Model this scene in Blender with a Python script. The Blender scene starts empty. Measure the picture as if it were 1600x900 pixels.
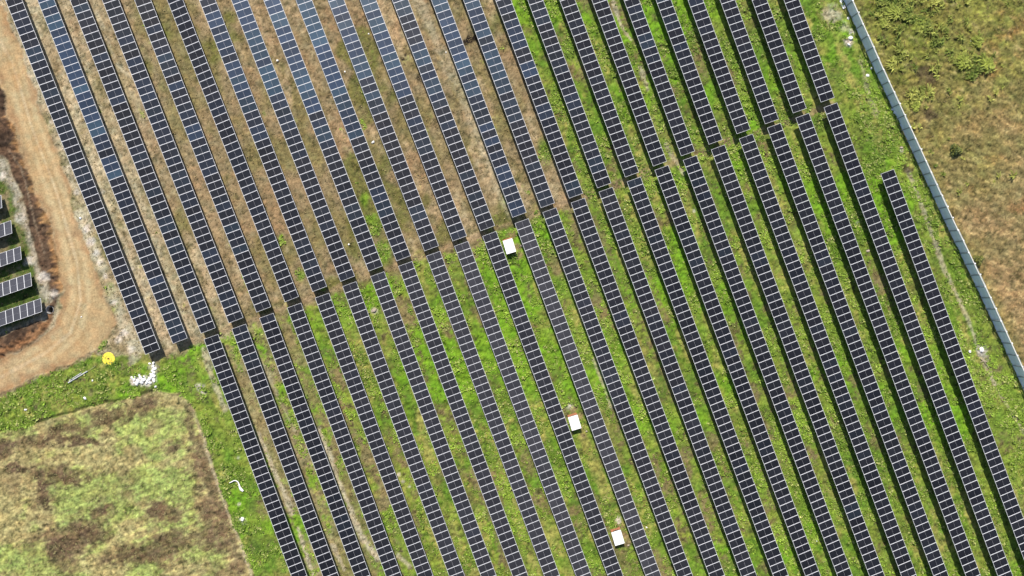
import bpy, math, random
import numpy as np
from mathutils import Vector, Matrix

random.seed(7)
rng = np.random.default_rng(11)
S = bpy.context.scene
COL = S.collection
R = math.radians

# ------------------------------------------------------------------ camera
H = 108.0                      # flying height above the ground (m)
G = 0.0954                     # metres of ground per photograph pixel (1600 wide)
cam_d = bpy.data.cameras.new('camera')
cam_d.sensor_width = 36.0
cam_d.lens = 18.0 / (800 * G / H)
cam_d.clip_start = 1.0
cam_d.clip_end = 6000.0
cam = bpy.data.objects.new('camera', cam_d)
cam.location = (0, 0, H)
COL.objects.link(cam)
S.camera = cam

# ------------------------------------------------------------------ light
SUN_DIR = Vector((0.182, -0.925, -1.0)).normalized()       # the way the light travels
elev = math.asin(-SUN_DIR.z)
W = bpy.data.worlds.new('World')
S.world = W
W.use_nodes = True
nt = W.node_tree
nt.nodes.clear()
sky = nt.nodes.new('ShaderNodeTexSky')
sky.sky_type = 'NISHITA'
sky.sun_disc = False
sky.sun_elevation = elev
sky.sun_rotation = math.atan2(-SUN_DIR.x, -SUN_DIR.y)
sky.air_density = 1.0
sky.dust_density = 1.0
bg = nt.nodes.new('ShaderNodeBackground')
bg.inputs['Strength'].default_value = 0.095
wo = nt.nodes.new('ShaderNodeOutputWorld')
nt.links.new(sky.outputs[0], bg.inputs['Color'])
nt.links.new(bg.outputs[0], wo.inputs['Surface'])
sl = bpy.data.lights.new('sun', 'SUN')
sl.energy = 4.6
sl.angle = R(0.5)
sl.color = (1.0, 0.94, 0.85)
so = bpy.data.objects.new('sun', sl)
so.rotation_euler = SUN_DIR.to_track_quat('-Z', 'Y').to_euler()
so.location = (-20, 120, 120)
COL.objects.link(so)
S.view_settings.view_transform = 'Standard'
S.view_settings.look = 'None'
S.view_settings.exposure = 0.54
S.view_settings.gamma = 1.0
S.view_settings.use_curve_mapping = False
KEXP = 1.75                    # sunlit picture value per unit of albedo (colour helper below)

# ------------------------------------------------------------------ helpers
def s2l(c):
    c = np.asarray(c, float) / 255.0
    return np.where(c <= 0.04045, c / 12.92, ((c + 0.055) / 1.055) ** 2.4)
def alb(r, g, b):
    """albedo of a surface whose sunlit colour reads r,g,b"""
    c = s2l((r, g, b)) / KEXP
    return c * .97 + c.mean() * .03
def px(x, y, z=0.0):
    """world point at height z that stands at photograph pixel x, y"""
    k = G * (1 - z / H)
    return Vector(((x - 800) * k, (450 - y) * k, z))

def hash2(ix, iy, seed):
    h = (ix.astype(np.int64) * 374761393 + iy.astype(np.int64) * 668265263 + seed * 1274126177) & 0x7fffffff
    h = ((h ^ (h >> 13)) * 1274126177) & 0x7fffffff
    h = ((h ^ (h >> 16)) * 2246822519) & 0x7fffffff
    return ((h ^ (h >> 15)) & 0xffff) / 65535.0
def vnoise(x, y, seed):
    x0 = np.floor(x); y0 = np.floor(y)
    fx = x - x0; fy = y - y0
    fx = fx * fx * fx * (fx * (fx * 6 - 15) + 10); fy = fy * fy * fy * (fy * (fy * 6 - 15) + 10)
    a = hash2(x0, y0, seed); b = hash2(x0 + 1, y0, seed)
    c = hash2(x0, y0 + 1, seed); d = hash2(x0 + 1, y0 + 1, seed)
    return (a * (1 - fx) + b * fx) * (1 - fy) + (c * (1 - fx) + d * fx) * fy
def fbm(x, y, wl, octv, seed, gain=0.5):
    """value noise of wavelength wl (metres), about -1..1"""
    t = 0; a = 1.0; n = 0; ca, sa = math.cos(0.6), math.sin(0.6)
    x = x / wl; y = y / wl
    for o in range(octv):
        t = t + a * (vnoise(x + 17.3 * o, y - 9.1 * o, seed + 31 * o) * 2 - 1); n += a
        a *= gain
        x, y = (x * ca - y * sa) * 2.03, (x * sa + y * ca) * 2.03
    return t / n * 1.5
def sstep(a, b, v):
    t = np.clip((v - a) / (b - a), 0, 1)
    return t * t * (3 - 2 * t)
def segdist(X, Y, pts, closed=False):
    d = np.full(X.shape, 1e9)
    n = len(pts)
    for i in range(n if closed else n - 1):
        x0, y0 = pts[i]; x1, y1 = pts[(i + 1) % n]
        vx, vy = x1 - x0, y1 - y0
        t = np.clip(((X - x0) * vx + (Y - y0) * vy) / (vx * vx + vy * vy), 0, 1)
        d = np.minimum(d, np.hypot(X - x0 - t * vx, Y - y0 - t * vy))
    return d
def polysd(X, Y, pts):
    """signed distance (pixels), positive inside"""
    ins = np.zeros(X.shape, bool)
    n = len(pts)
    for i in range(n):
        x0, y0 = pts[i]; x1, y1 = pts[(i + 1) % n]
        if y0 == y1: continue
        c = ((y0 > Y) != (y1 > Y)) & (X < (x1 - x0) * (Y - y0) / (y1 - y0) + x0)
        ins ^= c
    d = segdist(X, Y, pts, True)
    return np.where(ins, d, -d)

def mat(name, color=(0.5, 0.5, 0.5), rough=0.6, metal=0.0, spec=0.5, noise=0.0, nscale=8.0, attr=None, objcol=False, coat=0.0):
    m = bpy.data.materials.new(name)
    m.use_nodes = True
    t = m.node_tree; N = t.nodes; L = t.links
    b = N['Principled BSDF']
    b.inputs['Roughness'].default_value = rough
    b.inputs['Metallic'].default_value = metal
    b.inputs['Specular IOR Level'].default_value = spec
    b.inputs['Coat Weight'].default_value = coat
    src = None
    if attr:
        a = N.new('ShaderNodeAttribute'); a.attribute_name = attr; src = a.outputs['Color']
    elif objcol:
        a = N.new('ShaderNodeObjectInfo'); src = a.outputs['Color']
    else:
        a = N.new('ShaderNodeRGB'); a.outputs[0].default_value = (*color, 1); src = a.outputs[0]
    if noise > 0:
        tc = N.new('ShaderNodeTexCoord')
        nz = N.new('ShaderNodeTexNoise'); nz.inputs['Scale'].default_value = nscale
        nz.inputs['Detail'].default_value = 3.0
        L.new(tc.outputs['Object'], nz.inputs['Vector'])
        mr = N.new('ShaderNodeMapRange')
        mr.inputs['From Min'].default_value = 0.25; mr.inputs['From Max'].default_value = 0.75
        mr.inputs['To Min'].default_value = 1 - noise; mr.inputs['To Max'].default_value = 1 + noise
        L.new(nz.outputs['Fac'], mr.inputs['Value'])
        mx = N.new('ShaderNodeVectorMath'); mx.operation = 'SCALE'
        L.new(src, mx.inputs[0]); L.new(mr.outputs[0], mx.inputs['Scale'])
        src = mx.outputs[0]
    L.new(src, b.inputs['Base Color'])
    return m

def link(name, data, parent=None):
    o = bpy.data.objects.new(name, data)
    COL.objects.link(o)
    if parent is not None: o.parent = parent
    return o
def tag(o, label=None, cat=None, group=None, kind=None):
    if label: o['label'] = label
    if cat: o['category'] = cat
    if group: o['group'] = group
    if kind: o['kind'] = kind
    return o
class MB:
    """collects plain shapes into one mesh"""
    def __init__(s): s.v = []; s.f = []; s.m = []
    def add(s, v, f, m=0):
        o = len(s.v); s.v += [tuple(p) for p in v]; s.f += [tuple(i + o for i in q) for q in f]; s.m += [m] * len(f)
    def box(s, x0, x1, y0, y1, z0, z1, m=0, bottom=True):
        v = [(x0, y0, z0), (x1, y0, z0), (x1, y1, z0), (x0, y1, z0), (x0, y0, z1), (x1, y0, z1), (x1, y1, z1), (x0, y1, z1)]
        f = [(4, 5, 6, 7), (0, 1, 5, 4), (1, 2, 6, 5), (2, 3, 7, 6), (3, 0, 4, 7)]
        if bottom: f.append((3, 2, 1, 0))
        s.add(v, f, m)
    def tube(s, a, b, r0, r1, n=8, m=0, caps=True):
        a = Vector(a); b = Vector(b); d = (b - a).normalized()
        u = d.orthogonal().normalized(); w = d.cross(u)
        v = []
        for (c, r) in ((a, r0), (b, r1)):
            for k in range(n):
                t = 2 * math.pi * k / n
                v.append(c + u * (math.cos(t) * r) + w * (math.sin(t) * r))
        f = [(k, (k + 1) % n, n + (k + 1) % n, n + k) for k in range(n)]
        if caps: f += [tuple(range(n - 1, -1, -1)), tuple(range(n, 2 * n))]
        s.add(v, f, m)
    def lathe(s, prof, n=24, m=0):
        o = []
        for (r, z) in prof:
            o += [(r * math.cos(2 * math.pi * k / n), r * math.sin(2 * math.pi * k / n), z) for k in range(n)]
        f = []
        for i in range(len(prof) - 1):
            f += [(i * n + k, i * n + (k + 1) % n, (i + 1) * n + (k + 1) % n, (i + 1) * n + k) for k in range(n)]
        s.add(o, f, m)
    def mesh(s, name, mats, smooth=False):
        me = bpy.data.meshes.new(name)
        me.from_pydata(s.v, [], s.f); me.update()
        for q in (mats if isinstance(mats, (list, tuple)) else [mats]): me.materials.append(q)
        if any(s.m): me.polygons.foreach_set('material_index', s.m)
        if smooth: me.polygons.foreach_set('use_smooth', [True] * len(me.polygons))
        return me
def mesh_np(name, V, F, mats, cols=None, smooth=False):
    """V (n,3), F (m,k) all faces with k corners"""
    me = bpy.data.meshes.new(name)
    k = F.shape[1]
    me.vertices.add(len(V)); me.vertices.foreach_set('co', np.ascontiguousarray(V, np.float32).ravel())
    me.loops.add(F.size); me.loops.foreach_set('vertex_index', np.ascontiguousarray(F, np.int32).ravel())
    me.polygons.add(len(F))
    me.polygons.foreach_set('loop_start', np.arange(0, F.size, k, dtype=np.int32))
    me.polygons.foreach_set('loop_total', np.full(len(F), k, np.int32))
    if smooth: me.polygons.foreach_set('use_smooth', np.ones(len(F), bool))
    me.update(calc_edges=True)
    if cols is not None:
        a = me.color_attributes.new('Col', 'FLOAT_COLOR', 'POINT')
        c = np.ones((len(V), 4), np.float32); c[:, :3] = cols
        a.data.foreach_set('color', c.ravel())
    for q in (mats if isinstance(mats, (list, tuple)) else [mats]): me.materials.append(q)
    return me

# ------------------------------------------------------------------ materials
M_ground = mat('soil_and_grass', attr='Col', rough=0.95, spec=0.15, noise=0.22, nscale=4.5)
M_leaf = mat('leaf', attr='Col', rough=0.7, spec=0.25)
M_frame = mat('anodised_aluminium', (0.66, 0.66, 0.68), rough=0.5, metal=0.0, noise=0.06, nscale=1.5)
M_sheet = mat('white_backsheet', (0.34, 0.34, 0.37), rough=0.35, spec=0.5)
M_cell = mat('dark_silicon_cells', objcol=True, rough=0.22, spec=0.35, noise=0.10, nscale=1.3)
M_steel = mat('galvanised_steel', (0.32, 0.33, 0.34), rough=0.5, metal=0.6, noise=0.1, nscale=3)
M_fence = mat('weathered_blue_grey_sheet', (0.70, 0.77, 0.84), rough=0.5, noise=0.14, nscale=1.6)
M_post = mat('fence_post_grey', (0.28, 0.32, 0.35), rough=0.7, noise=0.1, nscale=3)
M_cap = mat('pale_concrete', (0.62, 0.60, 0.54), rough=0.8, noise=0.1, nscale=4)
M_white = mat('white_painted_sheet', (0.80, 0.80, 0.79), rough=0.45, noise=0.03, nscale=2)
M_brick = mat('orange_brick_render', tuple(alb(205, 135, 95)), rough=0.85, noise=0.15, nscale=6)
M_black = mat('black_vent_and_pipe_shade', (0.015, 0.015, 0.015), rough=0.6, noise=0.1)
M_yellow = mat('yellow_painted_wood', (0.80, 0.62, 0.055), rough=0.55, noise=0.10, nscale=2.5)
M_yellow_dark = mat('worn_yellow_paint', (0.60, 0.44, 0.06), rough=0.6, noise=0.15, nscale=5)
M_rock = mat('white_limestone', (0.78, 0.76, 0.73), rough=0.9, noise=0.18, nscale=5)
M_rock2 = mat('pinkish_stone', tuple(alb(208, 190, 170)), rough=0.9, noise=0.18, nscale=5)
M_pipe = mat('grey_white_pole', (0.52, 0.53, 0.53), rough=0.5, noise=0.08, nscale=4)
M_conc = mat('concrete_ring', (0.26, 0.25, 0.24), rough=0.9, noise=0.15, nscale=4)
M_wood = mat('bleached_wood', tuple(alb(200, 185, 155)), rough=0.9, noise=0.15, nscale=5)
M_bark = mat('bark', (0.09, 0.07, 0.05), rough=0.9, noise=0.2, nscale=6)

# ------------------------------------------------------------------ where the rows of panels stand (measured, photograph pixels)
ENDS_UP = [(226,554),(271,537),(314,521),(357.5,505),(401,488),(447,472),(488,456),(534,440),(578,424),(621,408),(663,392.5),
           (706,377),(748,361),(802.5,340),(845,325),(889,310),(932.5,294),(976,277),(1020,260),(1063,244),(1106,226),
           (1152,209.5),(1196,194),(1239,177),(1284.5,160)]
STARTS_LO = [(317.5,530),(361,514),(405,497),(449,481),(493,465.5),(536,447.5),(579.5,432),(623,416),(666,400),(709.5,384.5),
             (752.5,369),(805.5,349),(849,332),(892,317),(935,300),(979,284),(1022,266),(1066,250.5),(1111,234),(1154.5,217),
             (1199,200),(1243,184.5),(1286,168),(1377,272)]           # rows 2..25
X0 = [9,58.75,109,159,210,261,311,361,413,462.5,512.5,562,612,674,723,774,825,874,924,973,1024,1074,1124,1174,1225]
X225 = [96,146.5,197,247,298,349.5,399,450,500,549,599,647.5,697.5,759,809,858,907.5,956,1007.5]
X450 = [536,586,635,685,734,783,844,891,940,989,1039,1089,1139,1189,1240,1290,1340,1390.5,1440.5]   # rows 7..25
X675 = [372,421,471,522,572,620.5,670,719,768,817.5,866,926,976,1024,1074,1124,1174,1223,1274,1324,1375,1425,1476,1526]
X900 = [455.5,503,554,604,654,702.5,751,799,850,898,949,1010,1059,1108,1157.5,1207.5,1258,1307.5,1357.5,1407.5,1459,1509,1559,1609]
def design(r, y):
    s = float(r >= 13)
    u = r / 12 - 1; v = y / 450 - 1
    return [1, u, v, u * v, u * u, v * v, s, s * v]
def fitrows(obs):
    A = np.array([design(r, y) for (r, y, x) in obs]); b = np.array([x for (_, _, x) in obs])
    c = np.linalg.lstsq(A, b, rcond=None)[0]
    return lambda r, y: float(np.dot(design(r, y), c))
ou = [(r, 0, X0[r]) for r in range(25)] + [(r, 225, X225[r]) for r in range(19)] + [(r, y, x) for r, (x, y) in enumerate(ENDS_UP)] * 3
ou += [(r, 450, x) for r, x in enumerate([185.5,236,285.5,336])]
ol = [(r + 2, y, x) for r, (x, y) in enumerate(STARTS_LO)] * 3 + [(r + 7, 450, x) for r, x in enumerate(X450)]
ol += [(r + 2, 675, x) for r, x in enumerate(X675)] + [(r + 2, 900, x) for r, x in enumerate(X900)]
ol += [(r + 20, 225, x) for r, x in enumerate([1109.5,1157.5,1207.5,1257.5,1308])]
FU = fitrows(ou); FL = fitrows(ol)

# ------------------------------------------------------------------ the ground
def axis(a, step, far):
    core = list(np.arange(-a, a + 1e-6, step))
    out = []; d = step; p = a
    while p < far:
        d *= 1.35; p += d; out.append(p)
    return np.array([-q for q in out[::-1]] + core + out)
ax = axis(83.0, 0.17, 2500.0); ay = axis(48.5, 0.17, 2500.0)
GX, GY = np.meshgrid(ax, ay, indexing='xy')
NX, NY = len(ax), len(ay)
gx = GX.ravel(); gy = GY.ravel()

ROAD = [(-400,-760),(-120,-170),(-45,-30),(4,10),(30,70),(50,130),(62,170),(84,225),(108,290),(118,345),(140,400),(156,450),(172,485),(178,512),
        (168,532),(150,546),(100,570),(50,592),(0,613),(-60,632),(-500,780),(-500,720),(-60,585),(0,562),(36,546),(62,528),(86,508),(97,480),(99,445),(92,400),(80,350),
        (55,300),(34,235),(14,180),(2,130),(-25,70),(-60,10),(-160,-170),(-440,-740)]
FIELD = [(-600,845),(-100,700),(0,676),(60,661),(130,640),(200,622),(245,611),(280,614),(305,640),(320,680),(335,730),(355,790),(375,840),
         (398,900),(450,1020),(700,1600),(-600,1600)]
FENCE_LINE = [(1205,-250),(1317.5,0),(1419,225),(1526,450),(1595,600),(1700,825),(1850,1150)]
EAST = FENCE_LINE + [(9000,1150),(9000,-250)]
SPOIL = [(-60,120),(2,132),(14,185),(34,238),(58,305),(80,352),(92,402),(98,445),(80,505),(58,528),(30,546),(0,562),(-60,585),(-60,530),(0,528),(45,505),
         (72,500),(78,470),(68,430),(58,400),(48,360),(38,320),(18,270),(0,240),(-60,215)]
YARD = [(-500,205),(0,243),(18,272),(38,322),(50,362),(60,402),(70,432),(80,470),(72,500),(45,507),(0,530),(-500,540)]

def ground_fields(x, y):
    X = 800 + x / G; Y = 450 - y / G
    w1 = fbm(x, y, 1.6, 3, 5) * 4.0; w2 = fbm(x, y, 1.6, 3, 6) * 4.0
    Xw = X + w1; Yw = Y + w2
    f = {}
    f['X'] = X; f['Y'] = Y
    f['road'] = polysd(Xw, Yw, ROAD)
    f['road_hard'] = polysd(X, Y, ROAD)
    f['field'] = polysd(X + w1 * .4, Y + w2 * .4, FIELD)
    f['east'] = polysd(X, Y, EAST)
    f['spoil'] = polysd(Xw, Yw, SPOIL)
    f['yard'] = polysd(Xw, Yw, YARD)
    return f
def rowcoords(x, y):
    a = math.atan2(0.93, -0.368)            # the way the rows run
    return x * math.cos(a) + y * math.sin(a), -x * math.sin(a) + y * math.cos(a)
def gap_y(X):
    return np.interp(X, [-500, 0, 100, 152, 205, 240, 320, 748, 802, 1300, 1400, 2500], [770, 610, 567, 545, 549, 556, 528, 367, 347, 164, 250, -100])

STREAKS = [   # pale earth showing through between the rows: points, half width, strength
    ([(498,672),(510,705),(522,735),(545,790),(560,830),(590,872)], 4.2, 1.0),
    ([(404,676),(425,730),(445,772),(456,802)], 3.0, .85), ([(465,826),(480,872),(490,902)], 3.4, .95),
    ([(520,852),(538,890)], 3.0, .8), ([(622,868),(640,884)], 3.0, .6),
    ([(318,545),(330,585),(345,622),(352,640)], 4.0, .6), ([(395,540),(430,610),(460,670)], 3.0, .35),
    ([(40,8),(60,58),(80,118),(100,172)], 5.0, .55), ([(122,225),(150,290),(172,335),(200,410),(216,470),(242,535)], 5.0, .6),
    ([(112,55),(130,120),(180,235),(230,340),(255,420),(275,480),(312,522)], 4.5, .45),
    ([(150,18),(160,42)], 2.5, .6), ([(166,58),(178,90)], 2.0, .5), ([(183,100),(206,122)], 2.5, .6),
    ([(20,45),(50,112),(76,172),(100,230),(120,290)], 6.0, .5), ([(122,335),(136,365),(148,392),(160,418)], 7.5, 1.0), ([(172,450),(190,500),(214,548)], 6, .55),
    ([(650,-10),(668,35),(690,80),(712,125),(745,200),(775,270),(790,320),(812,352)], 7.5, .38),
    ([(958,2),(970,40),(986,62)], 2.2, .75), ([(1000,105),(1012,140)], 2.5, .6), ([(928,560),(942,600),(955,635)], 3.0, .55),
    ([(905,470),(915,510)], 3.0, .4), ([(1345,95),(1355,140),(1370,180)], 4.0, .35), ([(1040,225),(1068,272)], 2.6, .6),
    ([(1418,265),(1440,320),(1458,370),(1475,420),(1490,450),(1513,500),(1540,570),(1565,620),(1610,690)], 2.6, .55),
    ([(1530,10),(1310,30)], 0.1, 0.0)]
WORN = [(808,386,8),(812,398,7),(905,652,8),(910,668,8),(912,682,6),(896,640,8),(976,836,7),(980,848,7),(968,822,7),(800,366,10),(960,760,6),(950,735,5)]
CHALK = [   # bright patches: x, y, radius, strength
    (239,574,6,.95),(239,583,6,.95),(237,591,8,1.0),(228,595,8,1.0),(216,594,9,1.0),(209,595,6,.9),(1327,64,8,1.0),(1331,52,5,.9),(1301,22,14,.45),(1318,42,10,.4),(1355,118,4,.7),(890,634,6,.9),(966,812,6,.85),(1533,548,7,1.0),(1540,560,5,.4),
    (150,395,6,.8),(228,592,8,.5),(312,604,6,.7),(318,612,4,.7),(380,812,6,.7),(372,716,4,.6),(374,788,3,.6),(585,486,6,.7),(30,340,10,.7),(45,408,7,.8),
    (68,432,8,.8),(84,460,8,.6),(3,275,6,.8),(135,358,6,.9),(142,378,7,.9),(155,410,6,.8),(165,432,5,.7),(98,232,5,.6),(108,262,5,.6),(120,300,5,.7),(80,190,4,.5),(178,472,5,.7),(194,520,6,.7),(205,545,6,.6),(222,470,4,.6),(234,500,4,.6),(205,420,4,.5),(160,300,4,.5),(140,262,4,.5),(622,290+452,4,.7),(630,752,4,.7),(640,760,3,.6),(330,540,5,.5),(1084,330,3,.6),(1408,235,4,.6),(1340,390-42,3,.4),(185,530,6,.6),(208,560,8,.35)]
DARK = [(630,93,4.5),(634,87,3),(655,123,3),(735,62,6),(728,66,4),(742,60,4),(1450,117,12),(1378,60,8),(1455,180,9),(1420,262,7)]

def ground_color(x, y, f):
    X, Y = f['X'], f['Y']
    u, v = rowcoords(x, y)
    n_big = fbm(x, y, 11, 3, 21); n_mid = fbm(x, y, 3.2, 3, 22); n_str = fbm(u * .2, v, 1.9, 3, 23)
    n_sm = fbm(x, y, 0.8, 3, 24, .65); n_fine = fbm(x, y, 0.36, 2, 25, .8); n_str2 = fbm(u * .3, v, 3.0, 3, 28)
    hue = fbm(x, y, 5.0, 3, 26); hue2 = fbm(x, y, 0.9, 2, 27)
    def C(*a): return alb(*a)[None, :]
    def mix(A, B, t): return A + (B - A) * np.clip(t, 0, 1)[:, None]
    one = np.ones((len(x), 1))
    # dry turf of the older part
    dryg = mix(C(148,136,88) * one, C(132,136,72), sstep(-.5, .4, hue + .5 * n_mid))
    dry = mix(C(162,142,106) * one, C(144,132,86), sstep(-.25, .6, hue + .4 * n_str))
    dry = mix(dry, C(188,166,128), sstep(.1, .9, n_str2 + .3 * n_sm))
    dry = mix(dry, C(170,134,98), sstep(.25, .9, -hue + .5 * n_mid) * .4)
    dry = mix(dry, C(112,118,52), sstep(.35, .9, n_big + .6 * n_mid) * .75)
    dry = mix(dry, C(204,188,154), sstep(1.1, .0, (X - .385 * Y) / 230) * (.62 + .5 * n_str + .3 * n_sm) * (Y < gap_y(X) + 40))
    # green weeds
    green = mix(C(138,156,60) * one, C(110,144,44), sstep(-.5, .5, hue + .4 * n_mid))
    green = mix(green, C(164,164,84), sstep(.1, .8, n_str + .3 * hue2))
    green = mix(green, C(124,170,36), sstep(.1, .8, n_big + .5 * n_mid) * .9)
    green = mix(green, C(76,92,42), sstep(.2, .9, -n_mid + .4 * n_sm) * .5)
    gy_ = gap_y(X) + n_mid * 9
    below = sstep(-10, 22, Y - gy_)
    right = sstep(-10, 22, X - (785 + .375 * Y) + n_mid * 6)
    g = np.maximum(below, right)
    lvl = .66 + .12 * sstep(1000, 1350, X) + .06 * n_big
    lvl = lvl - .30 * sstep(520, 340, X - .38 * (Y - 450)) * (Y < 960)
    lvl = np.where(X - .38 * (Y - 450) < 300, .76, lvl)                # open strips on the left and round the field
    lvl = np.where((X > 1330 + .37 * (Y - 265)), .86, lvl)
    gg = np.clip(g * lvl + (1 - g) * .13, 0, 1)
    t = sstep(.40, .66, gg + .24 * n_str + .15 * n_mid + .17 * n_sm + .08 * n_fine)
    for (cx, cy, r) in ((570,312,9),(586,350,10),(600,395,12),(440,372,7),(575,345,6),(470,430,8),(850,235,14),(655,405,9),(166,505,9),(158,535,12),(178,480,7),(172,452,6),(142,420,5),(105,205,6)):
        t = np.maximum(t, .8 * sstep(r * 1.3, r * .4, np.hypot(X - cx, (Y - cy) * .6) + n_mid * 4))
    dryg = mix(dryg, C(190,176,134), sstep(560, 320, X - .38 * (Y - 450)) * np.clip(.55 + .5 * n_str + .3 * n_sm, 0, 1) * .8)
    c = mix(mix(dry, dryg, g * .85), green, t)
    f['green'] = t
    # bare earth along the service gap
    dg = np.abs(Y - gap_y(X))
    c = mix(c, C(176,150,116), sstep(9, 2, dg + n_mid * 4) * .65 * (X > 240) * (X < 1310))
    for pts, w, s in STREAKS:
        d = segdist(X, Y, pts)
        w = w * 1.3; k = min(1, s * 1.15) * sstep(w * 1.25, w * .45, d + n_sm * w * .45 + n_mid * w * .4)
        c = mix(c, C(204,192,160), k); f['green'] = f['green'] * (1 - k)
    # dirt yard edge and rubble beside the small tables
    ky = sstep(-2, 4, f['yard'])
    yard = mix(C(92,112,46) * one, C(150,136,100), sstep(-.1, .6, n_mid + .4 * n_sm))
    yard = mix(yard, C(196,180,160), sstep(16, 4, f['yard'] + n_mid * 6) * .8)
    c = mix(c, yard, ky); f['green'] = f['green'] * (1 - ky * .3)
    ks = sstep(-3, 3, f['spoil'])
    spoil = mix(C(112,88,68) * one, C(74,58,46), sstep(-.2, .6, n_mid + .6 * n_sm))
    spoil = mix(spoil, C(192,146,94), sstep(13, 3, segdist(X, Y, [(20,190),(45,255),(66,315),(82,352),(90,400),(98,450)]) + fbm(u * 1.5, v * .35, .9, 2, 41) * 8) * .75)
    spoil = mix(spoil, C(178,128,84), sstep(16, 4, segdist(X, Y, [(85,500),(62,525),(30,545),(-10,562)]) + n_sm * 7) * .7)
    spoil = mix(spoil, C(150,128,104), sstep(2.2, .8, segdist(X, Y, [(15,235),(34,262),(45,300),(55,345),(70,395)]) + n_sm) * .8)
    c = mix(c, spoil, ks); f['green'] = f['green'] * (1 - ks)
    # the dirt road, with wheel ruts
    kr = sstep(-3, 2, f['road'])
    d_axis = segdist(X, Y, [(-45,-10),(18,95),(50,200),(88,300),(120,410),(126,470),(110,520),(70,552),(0,590)])
    road = mix(C(198,170,124) * one, C(214,190,144), sstep(8, 2, np.abs(d_axis - 12) + n_mid * 3) * .7)
    road = mix(road, C(226,202,160), sstep(4, .5, d_axis + n_mid * 1.2) * .7)
    road = mix(road, C(196,154,102), sstep(.2, .9, fbm(u * .25, v, 1.6, 3, 42)) * .35)
    road = mix(road, C(178,136,98), sstep(10, 0, f['road'] + n_mid * 8) * .5)
    rut = vnoise(d_axis * .5 + n_mid * 1.1 + n_big * .8, u * .09, 44) - .5 + .6 * (vnoise(d_axis * 1.3, u * .12, 45) - .5)
    road = road * (1 + .12 * rut + .07 * n_mid + .06 * n_sm + .05 * n_fine)[:, None]
    road = mix(road, C(150,112,82), sstep(.9, 1.3, n_sm + .3 * n_fine) * .6)
    c = mix(c, road, kr); f['green'] = f['green'] * (1 - kr)
    edge = sstep(3.0, .8, np.abs(f['road'] + 3.0 + n_sm * 2)) * (Y > 535)
    c = mix(c, C(120,92,66), edge * .6)
    # harvested field
    kf = sstep(-1.5, 1.5, f['field'])
    a = R(22); us = x * math.cos(a) + y * math.sin(a); vs = -x * math.sin(a) + y * math.cos(a)
    straw = fbm(us * .25, vs, .5, 3, 51, .7); patch = fbm(x, y, 7.5, 4, 53, .55); patch2 = fbm(x + 50, y, 5, 3, 54)
    fld = mix(C(188,174,116) * one, C(168,182,98), sstep(-.25, .5, patch2 + .3 * straw + .5 * sstep(250, 60, np.hypot((X - 185) , (Y - 740) * 1.6)) - .1))
    brown = np.zeros(len(x))
    XW = X + fbm(x, y, 3.6, 4, 57, .6) * 15; YW = Y + fbm(x, y, 3.6, 4, 58, .6) * 13
    for (cx, cy, rx, ry) in ((92,860,38,34),(130,830,30,26),(70,762,22,34),(105,745,26,16),(120,692,36,8),(30,735,24,10),(310,720,15,44),(330,790,22,40),
                             (275,845,46,18),(225,870,60,18),(160,800,22,12),(260,800,34,14),(270,690,22,12),(345,830,22,40),(300,660,8,20)):
        brown = np.maximum(brown, sstep(1.35, .4, np.hypot((XW - cx) / rx, (YW - cy) / ry) + .30 * n_mid + .34 * patch + .34 * n_sm + .16 * straw))
    for pts, w in (([(-40,712),(0,702),(80,682),(160,658),(238,634)], 13), ([(300,650),(318,720),(340,790),(372,880)], 15)):
        brown = np.maximum(brown, .85 * sstep(w * 1.4, w * .3, segdist(XW, YW, pts) + n_sm * w * .5 + straw * w * .3))
    fld = mix(fld, C(126,102,78), np.clip(brown * .95 + sstep(.0, .8, patch) * .6, 0, 1) * (.75 + .25 * sstep(-.5, .4, n_sm)))
    fld = mix(fld, C(92,74,56), sstep(.5, 1.1, brown + .35 * n_mid) * sstep(200, 100, np.abs(X - 120)) * .55)
    fld = fld * (1 + .36 * straw + .16 * n_fine)[:, None]
    fld = mix(fld, C(200,184,146), sstep(3.5, 1.0, np.abs(f['field'] - 3.5) + n_sm * 1.2) * sstep(610, 680, Y) * sstep(250, 300, X) * .75)
    c = mix(c, fld, kf); f['green'] = f['green'] * (1 - kf)
    c = mix(c, C(66,66,36), sstep(3.0, .5, np.abs(f['field'] + 2.5) + n_mid * 2.0) * (X < 265) * .75)
    # dry grassland beyond the fence
    ke = sstep(-1, 1, f['east'])
    a2 = R(-32); ue = x * math.cos(a2) + y * math.sin(a2); ve = -x * math.sin(a2) + y * math.cos(a2)
    comb = fbm(ue * .35, ve, .55, 3, 61, .7); eb = fbm(x, y, 9, 4, 62)
    east = mix(C(152,136,90) * one, C(168,140,96), sstep(-.3, .5, eb + .3 * comb))
    olive = sstep(420, -80, Y + (X - 1450) * .75 - 40 + eb * 70 + n_mid * 30)
    east = mix(east, C(132,132,60), olive)
    east = mix(east, C(110,126,48), sstep(.0, .7, n_mid + .5 * eb) * olive * .8)
    east = mix(east, C(184,122,78), sstep(.35, .9, fbm(x, y, 4, 3, 63) + .3 * comb) * .38 * sstep(1440, 1560, X + n_mid * 20))
    east = mix(east, C(146,136,76), sstep(38, 6, f['east'] + n_mid * 10) * .8)
    east = mix(east, C(182,164,112), sstep(.4, .9, comb) * .45)
    east = mix(east, C(172,172,78), sstep(.15, .8, fbm(ue * .5, ve, 1.4, 3, 64) + .4 * n_mid) * olive * .65)
    east = east * (1 + .30 * comb + .12 * n_fine)[:, None]
    c = mix(c, east, ke); f['green'] = f['green'] * (1 - ke); f['olive'] = olive * ke
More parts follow.
